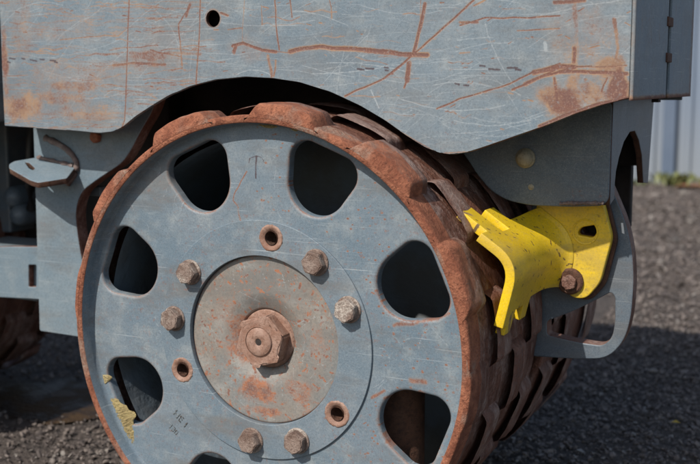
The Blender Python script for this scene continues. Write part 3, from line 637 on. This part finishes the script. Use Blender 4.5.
def disc_mesh(name, parent, mat, nth=300, nr=42, wear=True):
    c, th, ri = hole_outline(nth); rb = sector_bound(c, th, .1375, .2525, math.pi/8)
    Vs = []; Fs = []; ru = []; off = 0
    back = [(1.0, .012), (1.0, .0022), (1.006, .0012), (1.018, .0004)]      # hole wall then rounded edge
    for k in range(8):
        a0 = math.radians(HC+45*k+1.0); ca, sa = math.cos(a0), math.sin(a0)
        rings = []; yy = []
        for f, y in [(0, .012), (0, .004), (.0006, .0015), (.0022, .0003)]: rings.append(ri+f); yy.append(y)
        for j in range(nr+1): s = (j/nr)**1.15; rings.append((ri+.004)*(1-s)+rb*s); yy.append(0)
        Rg = np.array(rings); x = c[0]+Rg*np.cos(th); z = c[1]+Rg*np.sin(th); yv = np.repeat(np.array(yy)[:, None], nth, 1)
        Vs.append(np.stack([x*ca-z*sa, yv, x*sa+z*ca], -1).reshape(-1, 3)); Fs.append(grid_faces(len(yy), nth, True)+off); off += len(yy)*nth
        ru.append((np.clip(.52-np.abs(Rg-ri[None])/.011, 0, .8)*(np.array(yy)[:, None] < .003)).ravel())
    V = np.concatenate(Vs); F = np.concatenate(Fs); ru = np.concatenate(ru); ba = np.zeros(len(V)); dk = np.zeros(len(V))
    ru *= .55+.9*fbm(V[:, 0]+1, V[:, 2]+1, 16, 3, 4); rad = np.hypot(V[:, 0], V[:, 2])
    if wear:
        X, Z = V[:, 0], V[:, 2]; D = lambda pts: [at(p[0], p[1], 0) for p in pts]
        r = random.Random(9)
        for p, w_, a_ in [([(249, 163), (250, 158), (256, 155), (262, 158), (264, 162)], 1.2, .85), ([(256, 155), (256, 178)], 1.6, .9)]: stroke(dk, X, Z, D(p), w_*.9/870, a_, .002)
        for p, w_, a_ in [([(247, 172), (236, 190), (233, 200), (238, 207)], 2, .75), ([(237, 205), (241, 222)], 2, .7), ([(385, 400), (420, 392), (438, 408)], 5, .6), ([(395, 325), (425, 322), (448, 315)], 5, .62), ([(410, 380), (425, 383)], 7, .6), ([(372, 398), (385, 392)], 5, .65), ([(383, 435), (392, 446)], 5, .7)]: stroke(ru, X, Z, D(p), w_*.5/800, a_, .003)
        for k in range(210):
            a_ = r.uniform(0, 6.283); R0 = r.uniform(.14, .245); L = r.uniform(.004, .03); cv = r.uniform(-.3, .3); d0 = r.uniform(0, 3.14)
            x0, z0 = R0*math.cos(a_), R0*math.sin(a_)
            stroke(ba, X, Z, [(x0+L*s_*math.cos(d0+cv*s_*4), z0+L*s_*math.sin(d0+cv*s_*4)) for s_ in (0, .25, .5, .75, 1)], r.uniform(.0004, .0008), r.uniform(.2, .75))
        for k in range(300):
            a_ = r.uniform(-1.5, 1.6); R0 = r.uniform(.15, .247); x0, z0 = R0*math.cos(a_), R0*math.sin(a_); blob_r = r.uniform(.0006, .0018)
            stroke(ru, X, Z, [(x0, z0), (x0+.001, z0)], blob_r, .8)
    V[:, 1] += .0012*(fbm(V[:, 0]+1, V[:, 2]+1, 12, 3, 14)-.5)+.0004*(fbm(V[:, 0]+1, V[:, 2]+1, 90, 2, 15)-.5)
    return mesh_np(name, V, F, mat, parent, attrs={'rust': ru, 'bare': ba, 'dark': dk})

RB, RL = .2592, .2500        # barrel radius, lip inner radius
PITCH = .0609
def pad_mesh(FLK=4.0, seed=6, yf=.010, HA=12.5):
    na, ny = 30, 10; a = np.linspace(-HA, HA, na); y = np.linspace(0, PITCH-.004, ny)
    A, Yv = np.meshgrid(a, y, indexing='ij')
    sm = lambda t_: np.clip(t_, 0, 1)**2*(3-2*np.clip(t_, 0, 1))
    h = sm((HA-np.abs(A))/FLK)*np.minimum(sm((Yv+.0075)/.009), 1)*np.where(Yv > PITCH*.5, sm((PITCH-.004-Yv)/yf), 1)
    rr_ = RB-.004+(.0145+.0045*(fbm(A*.1+3, Yv*40+3, 1.3, 3, seed)-.5))*h
    rr_[:, 0] = np.where(True, rr_[:, 0], 0)
    t_ = np.radians(A); V = np.stack([rr_*np.cos(t_), Yv, rr_*np.sin(t_)], -1)
    return V, na, ny
PVt, PNA, PNY = pad_mesh()
def make_pad_data(front, f=1.0, seed=6, flk=4.0, yf=.010):
    V = pad_mesh(flk, seed, yf, 10.6 if front else 10.4)[0].copy().reshape(PNA, PNY, 3); r_ = np.hypot(V[..., 0], V[..., 2]); q_ = (RB-.001+(r_-RB+.001)*f)/r_; V[..., 0] *= q_; V[..., 2] *= q_
    if front:                              # add a flat front face flush with the lip
        rim = V[:, 0].copy(); nrm = np.hypot(rim[:, 0], rim[:, 2])[:, None]
        inner = rim*((RB-.0034)/nrm); b = rim*((nrm-.0010)/nrm); b[:, 1] = -.0003; inner[:, 1] = -.0003; V[:, 0, 1] = .0012
        V = np.concatenate([inner[:, None], b[:, None], V], 1)
    n, m = V.shape[:2]
    rr2_ = np.hypot(V[..., 0], V[..., 2]); we = np.clip((rr2_-RB)/.010, 0, 1)*.5
    if front: we[:, :2] *= .25
    o = mesh_np('pad', V.reshape(-1, 3), grid_faces(n, m), M['rust'], None, attrs={'wear': we.ravel()})
    if front: 
        o.data.materials.append(M['lip'])
        for p in o.data.polygons:
            c = p.center
            if c.y < .030: p.material_index = 1
    me = o.data; bpy.data.objects.remove(o); return me
PAD_F, PAD_N = make_pad_data(True, 1.25), [make_pad_data(False, .95, 60+q_, 3.6, .009) for q_ in range(4)]
PAD_S, PAD_W = make_pad_data(True, .85, 7), make_pad_data(True, .3, 8, 7.0)
FRONT = {0: PAD_S, 1: PAD_F, 2: PAD_F, 3: PAD_F, 4: PAD_S, 5: PAD_W, 6: None, 7: None, 8: PAD_W, 9: PAD_W, 10: PAD_W, 11: PAD_W}
def rough_barrel(V):
    a = np.arctan2(V[..., 2], V[..., 0]); n = fbm(np.cos(a)*2+5, np.sin(a)*2+V[..., 1]*9+5, 6, 4, 31)-.5
    r = np.hypot(V[..., 0], V[..., 2]); out = (r > RB-.001); f = 1+out*n*.014*(V[..., 1] > -.012)/1.0
    V[..., 0] *= f; V[..., 2] *= f; return V
def make_drum(xc, y0, y1, front, ph, lab):
    """one half of a drum; front halves carry the lip facing the viewer"""
    prof = [(RL-.004, y0+.03 if not front else .0005)]
    if front: prof += [(RL-.0015, -.0015), (RL, -.005), (RL+.0002, y0+.0012), (RL+.0012, y0), (RB-.0015, y0), (RB-.0002, y0+.0012)]
    else: prof += [(RL-.004, y0), (RB-.002, y0), (RB, y0+.002)]
    prof += [(RB, y) for y in np.linspace(y0+.006, y1-.002, 26)]+[(RB-.002, y1), (.235, y1), (.235, y0+.04)]
    o = lathe('drum', prof, M['rust'], roller, 300, (xc, 0, 0), rough_barrel); o['label'] = lab
    o.data.materials.append(M['lip']); o.data.materials.append(M['disc']); o.data.materials.append(M['inner'])
    if front:
        for p in o.data.polygons:
            c = p.center; r_ = math.hypot(c.x, c.z)
            if c.y < y0+.0028 or (c.y < y0+.012 and r_ > RB-.002): p.material_index = 1
            elif c.y < -.0002 and r_ < RL+.001: p.material_index = 2
            elif r_ < RB-.006: p.material_index = 3
            elif c.y < y0+.03: p.material_index = 1
    rows = int(round((y1-y0)/PITCH+.3))
    for i in range(rows):
        for k in range(12):
            me_ = FRONT[k] if (i == 0 and front) else PAD_N[(k*3+i) % 4]
            if me_ is None: continue
            pd = bpy.data.objects.new('pad', me_); link(pd, o)
            pd.location = (0, y0+i*PITCH+(0 if i == 0 else .001), 0); pd.rotation_euler = (0, -R(ph+30*k+15*(i % 2)+random.uniform(-.5, .5)), 0)
    return o
drum = make_drum(0, -.019, .2245, True, 21.5, 'rusty padfoot drum half with blue-grey disc facing the viewer')
drum2 = make_drum(0, .262, .475, False, 6, 'far rusty padfoot drum half behind the carrier plate')
drum3 = make_drum(-.96, -.019, .2245, True, 4, 'padfoot drum of the other axle'); drum4 = make_drum(-.96, .262, .475, False, 12, 'far half of the other padfoot drum')
disc = disc_mesh('wheel_disc', drum, M['disc'])
d3 = bpy.data.objects.new('wheel_disc', disc.data); link(d3, drum3)
lathe('inner_wall', [(.246, .222), (.12, .222), (.11, .220), (.01, .220)], M['inner'], drum, 96)
q = at(399, 430, .075); tube('inner_rib', [(q[0], .075, -.235), (q[0], .075, -.01)], .030, M['rustd'], drum, 40)
lathe('inner_wall', [(.24, .40), (.12, .40), (.11, .30), (.01, .30)], M['inner'], drum2, 96)
# flange ring, raised 2 mm, with the threaded holes
PH = -2.9; rb_ = .1215
hpos = [86, -34, 206]; bpos = [56, 26, -64, -94, 176, 146]
pol = lambda a_: (rb_*math.cos(R(a_+PH)), rb_*math.sin(R(a_+PH)))
fl_ = plate('flange_ring', circle(0, 0, .1402, 220), [circle(0, 0, .0992, 200)]+[circle(*pol(a_), .0136, 40) for a_ in hpos], -.0026, .008, M['disc'], drum, .0007)
for i, a_ in enumerate(hpos):
    x, z = pol(a_); lathe('threaded_hole', [(.0154, -.0024), (.0148, -.0034), (.0130, -.0036), (.0084, -.0012), (.0077, .0004)], M['nut'], drum, 48, (x, 0, z), noise=lambda V: V*(1+.02*rng.normal(size=V.shape[:2]+(1,))*(np.abs(V[..., :1]) > -1)))
    lathe('hole_bore', [(.0078, -.003), (.0074, .006), (.0070, .02), (.001, .021)], M['rustd'], drum, 32, (x, 0, z))
for i, a_ in enumerate(bpos):
    x, z = pol(a_); x += random.uniform(-.001, .001)
    washer('bolt_washer', x, -.0024, z, .0152, .008, .0026, M['bolt'], drum, 40)
    hexbolt('bolt', x, -.0048, z, .0138, .0105, M['bolt'], drum, random.uniform(0, 1.05))
# hub plate: recessed, dished round the nut
pr_ = [(.0988, .009), (.0988, .0048), (.0980, .0036), (.0965, .0034)]+[(r_, .0034+.0075*max(0, min(1, (.056-r_)/.020))**1.6) for r_ in np.linspace(.094, .0365, 60)]+[(.0350, .0135), (.0350, .019)]
def hubn(V):
    V[..., 1] += .0008*(fbm(V[..., 0]+1, V[..., 2]+1, 14, 3, 44)-.5); return V
hub = lathe('hub_plate', pr_, M['hub'], drum, 260, noise=hubn)
hv = np.zeros(len(hub.data.vertices)*3); hub.data.vertices.foreach_get('co', hv); hv = hv.reshape(-1, 3); X, Z = hv[:, 0], hv[:, 2]
ru = np.zeros(len(X)); ba = np.zeros(len(X)); r = random.Random(3)
ru = np.maximum(ru, np.clip(.8-np.abs(np.hypot(X, Z)-.0985)/.0016, 0, .7))
for c, rx, rz, a_ in [((-.008, -.060), .030, .020, .62), ((-.030, .0), .03, .035, .52), ((.045, -.055), .02, .02, .5), ((-.05, .03), .02, .02, .42), ((.07, .0), .012, .03, .42), ((.0, -.085), .03, .008, .55)]:
    blob(ru, X, Z, c, rx, rz, a_, int(rx*1000))
for k in range(420):
    a_ = r.uniform(0, 6.28); R0 = .098*r.random()**.5; x0, z0 = R0*math.cos(a_), R0*math.sin(a_); stroke(ru, X, Z, [(x0, z0), (x0+r.gauss(0, .002), z0+r.gauss(0, .002))], r.uniform(.0006, .0022), r.uniform(.5, .95))
for k in range(60):
    a_ = r.uniform(0, 6.28); R0 = .095*r.random()**.5; x0, z0 = R0*math.cos(a_), R0*math.sin(a_); d0 = r.uniform(0, 3.1); L = r.uniform(.005, .03); stroke(ba, X, Z, [(x0, z0), (x0+L*math.cos(d0), z0+L*math.sin(d0))], .0006, .7)
for nm, ar in (('rust', ru), ('bare', ba)):
    at_ = hub.data.attributes.new(nm, 'FLOAT', 'POINT'); at_.data.foreach_set('value', ar.astype(np.float32))
washer('nut_washer', 0, .016, 0, .0348, .015, .0045, M['nut'], drum, 72)
hexbolt('hub_nut', 0, .0130, 0, .0315, .0212, M['nut'], drum, .26, nz=.003, grow=.85)
lathe('axle_pin', [(.0038, -.0085), (.0040, -.0092), (.0048, -.0098), (.0158, -.0096), (.0166, -.0088), (.0167, -.0075)], M['nut'], drum, 48)
lathe('pin_groove', [(.0166, -.0078), (.0176, -.00878)], M['rustd'], drum, 48)
lathe('pin_bore_dark', [(.0040, -.0090), (.0001, -.0090)], M['black'], drum, 20)  # flat black disc stands in for the dark of the bore
# stamped marks on the disc
def stamp(txt, px, py, size, rot, mat):
    cu = bpy.data.curves.new('stamped_mark', 'FONT'); cu.body = txt; cu.size = size; cu.extrude = .0003; cu.align_x = 'CENTER'
    o = bpy.data.objects.new('stamped_mark', cu); COL.objects.link(o); dg = bpy.context.evaluated_depsgraph_get()
    me = bpy.data.meshes.new_from_object(o.evaluated_get(dg)); bpy.data.objects.remove(o); x, z = at(px, py, 0)
    me.materials.clear(); me.materials.append(mat); ob = link(bpy.data.objects.new('stamped_mark', me), drum)
    ob.matrix_local = Matrix.Translation((x, -.0003, z)) @ Matrix.Rotation(-rot, 4, 'Y') @ Matrix.Rotation(R(90), 4, 'X')
stamp('HE 1', 179, 421, .0125, R(-42), M['stamp']); stamp('130', 172, 431, .010, R(-42), M['stamp'])
# dried mud caked in the lip
def mud(pts_ang, w_, seed, rr0, name='dried_mud'):
    r = np.random.default_rng(seed); n = 110; A = np.radians(np.linspace(*pts_ang, n)); m = 14
    V = np.zeros((n, m, 3))
    for j in range(m):
        s = j/(m-1); rad = rr0-w_*s*(np.sin(np.linspace(0, np.pi, n))**.5+.05)*(.3+1.3*fbm(A*8+3, A*0+seed, 2, 3, seed)); hgt = math.sin(math.pi*min(1, s*1.02))**.6
        env = np.sin(np.linspace(0, np.pi, n))**.4
        y = -.0002-(.0026*hgt*env)*(.1+1.5*fbm(A*70+3, A*0+s*6+seed, 2, 3, seed+5))*(1 if s > 0 else 1.0)
        V[:, j] = np.stack([rad*np.cos(A), y+.001, rad*np.sin(A)], -1)
    mesh_np(name, V.reshape(-1, 3), grid_faces(n, m), M['mud'], drum)
mud((203.5, 219.5), .021, 3, .2485); mud((196.4, 199.4), .013, 4, .2485); mud((84, 91), .006, 6, .2492); mud((78, 81), .004, 8, .2492)

# ------------------------------------------------------------------ the other module at the far left
rear = empty('rear_module', (-.85, .2, 0)); rear.parent = roller
def rp(o): 
    o.parent = rear; o.matrix_parent_inverse = Matrix.Translation((.85, -.2, 0)); return o
rp(box('rear_hood', (-1.35, 0, .24), (-.505, .40, .80), M['hood'], None, .004))
rp(box('rear_post', (-1.2, .30, .045), (-.676, .36, .238), M['dframe'], None, .004))
rp(box('rear_frame', (-1.2, .362, -.04), (-.39, .42, .32), M['black'], None, .004))
ca, cb = at(-30, 294, .163), at(35, 249, .163); bb = rp(box('coupling_box', (ca[0], .163, ca[1]), (cb[0], .25, cb[1]), M['frame'], None, .004))
box('rear_bumper', (-.60, .30, -.10), (-.39, .355, -.0), M['black'], roller, .004)
sx, sz = at(33, 276, .105); 
pb = plate('coupling_plate', round_poly([at(*p, .15) for p in [(-30, 248), (10, 246.5), (45, 247), (45, 300), (30, 299), (-30, 296)]], .003), [round_poly([at(*p, .15) for p in [(28.5, 265), (36, 265), (36, 287), (28.5, 287)]], .002)], .15, .012, M['frame'], roller, .0015, side=M['rust'])
for p, nm in (((21, 196), 'fitting'), ((27, 214), 'fitting')):
    x, z = at(*p, .30); lathe(nm, [(.0001, -.03), (.012, -.028), (.018, -.018), (.018, .03)], M['dframe'], roller, 24, (x, .30, z))
hs = [(-.60, .29, .25), (-.595, .27, .2), (-.60, .27, .13), (-.62, .29, .09)]
tube('hose', hs, .008, M['rubber'], roller, 12)
x, z = at(94, 192, .17); box('hose_clamp', (x-.012, .17, z-.006), (x+.012, .185, z+.008), M['frame'], roller, .002)

# ------------------------------------------------------------------ loose things on the yard
def stone(x, y, s, seed, mat, lab, cat='stone', grp=None):
    bm = bmesh.new(); bmesh.ops.create_icosphere(bm, subdivisions=2, radius=s); r = np.random.default_rng(seed); sc_ = r.uniform(.7, 1.3, 3)*np.array([1, 1, .6])
    offs = r.uniform(0, 9, 3)
    for v in bm.verts:
        n_ = v.co.normalized(); f = 1+.35*math.sin(n_.x*3+offs[0])*math.cos(n_.y*4+offs[1])+.08*r.normal(); v.co = Vector([v.co[i]*f*sc_[i] for i in range(3)])
    me = bpy.data.meshes.new('stone'); bm.to_mesh(me); bm.free(); me.materials.append(mat)
    o = link(bpy.data.objects.new('stone', me)); o.location = (x, y, GZ+ground_h(np.array([x]), np.array([y]))[0]+s*.25); tag(o, lab, cat, grp); return o
t = NT('pale_stone'); M['pale'] = t.done(t.mix(t.noise(60), (.15, .13, .115), (.25, .22, .19)), .8, t.noise(150), .002)
t = NT('dark_stone'); M['dk'] = t.done(t.mix(t.noise(60), (.05, .045, .042), (.11, .10, .09)), .8, t.noise(150), .002)
def gp(px, py):
    d = FW + RT*(px-350)/FPX - UP*(py-232)/FPX; p = CAM+d*((GZ-CAM[2])/d[2]); return float(p[0]), float(p[1])
for i, (px, py, s, pale, lab) in enumerate([
    (684, 193, .022, 1, 'pale stone on the lit gravel just in front of the fence weeds'),
    (655, 199, .018, 1, 'pale stone on the gravel right beside the frame end plate'),
    (692, 216, .018, 0, 'dark grey stone at the right edge of the yard below the dead leaves'),
    (652, 224, .014, 1, 'pale stone on the gravel level with the white sticker'),
    (676, 238, .014, 0, 'dark grey stone in the middle of the lit gravel'),
    (661, 264, .010, 1, 'small pale stone on the lit gravel right of the carrier bend')]):
    stone(*gp(px, py), s, 50+i, M['pale' if pale else 'dk'], lab)
stone(*gp(653, 369), .009, 80, M['pale'], 'pale flat stone on the shaded gravel right of the carrier loop')
stone(*gp(556, 372), .008, 81, M['pale'], 'pale chip on the gravel just under the carrier loop')
t = NT('yellow_leaf'); M['leaf'] = t.done((.55, .36, .05), .6)
x, y = gp(675, 430); z = GZ+.012
lf = mesh_np('fallen_leaf', [(x-.007, y, z), (x, y-.004, z+.002), (x+.008, y+.001, z+.001), (x, y+.004, z+.004)], [[0, 1, 2, 3]], M['leaf']); tag(lf, 'small yellow fallen leaf on the dark gravel at lower right', 'leaf')
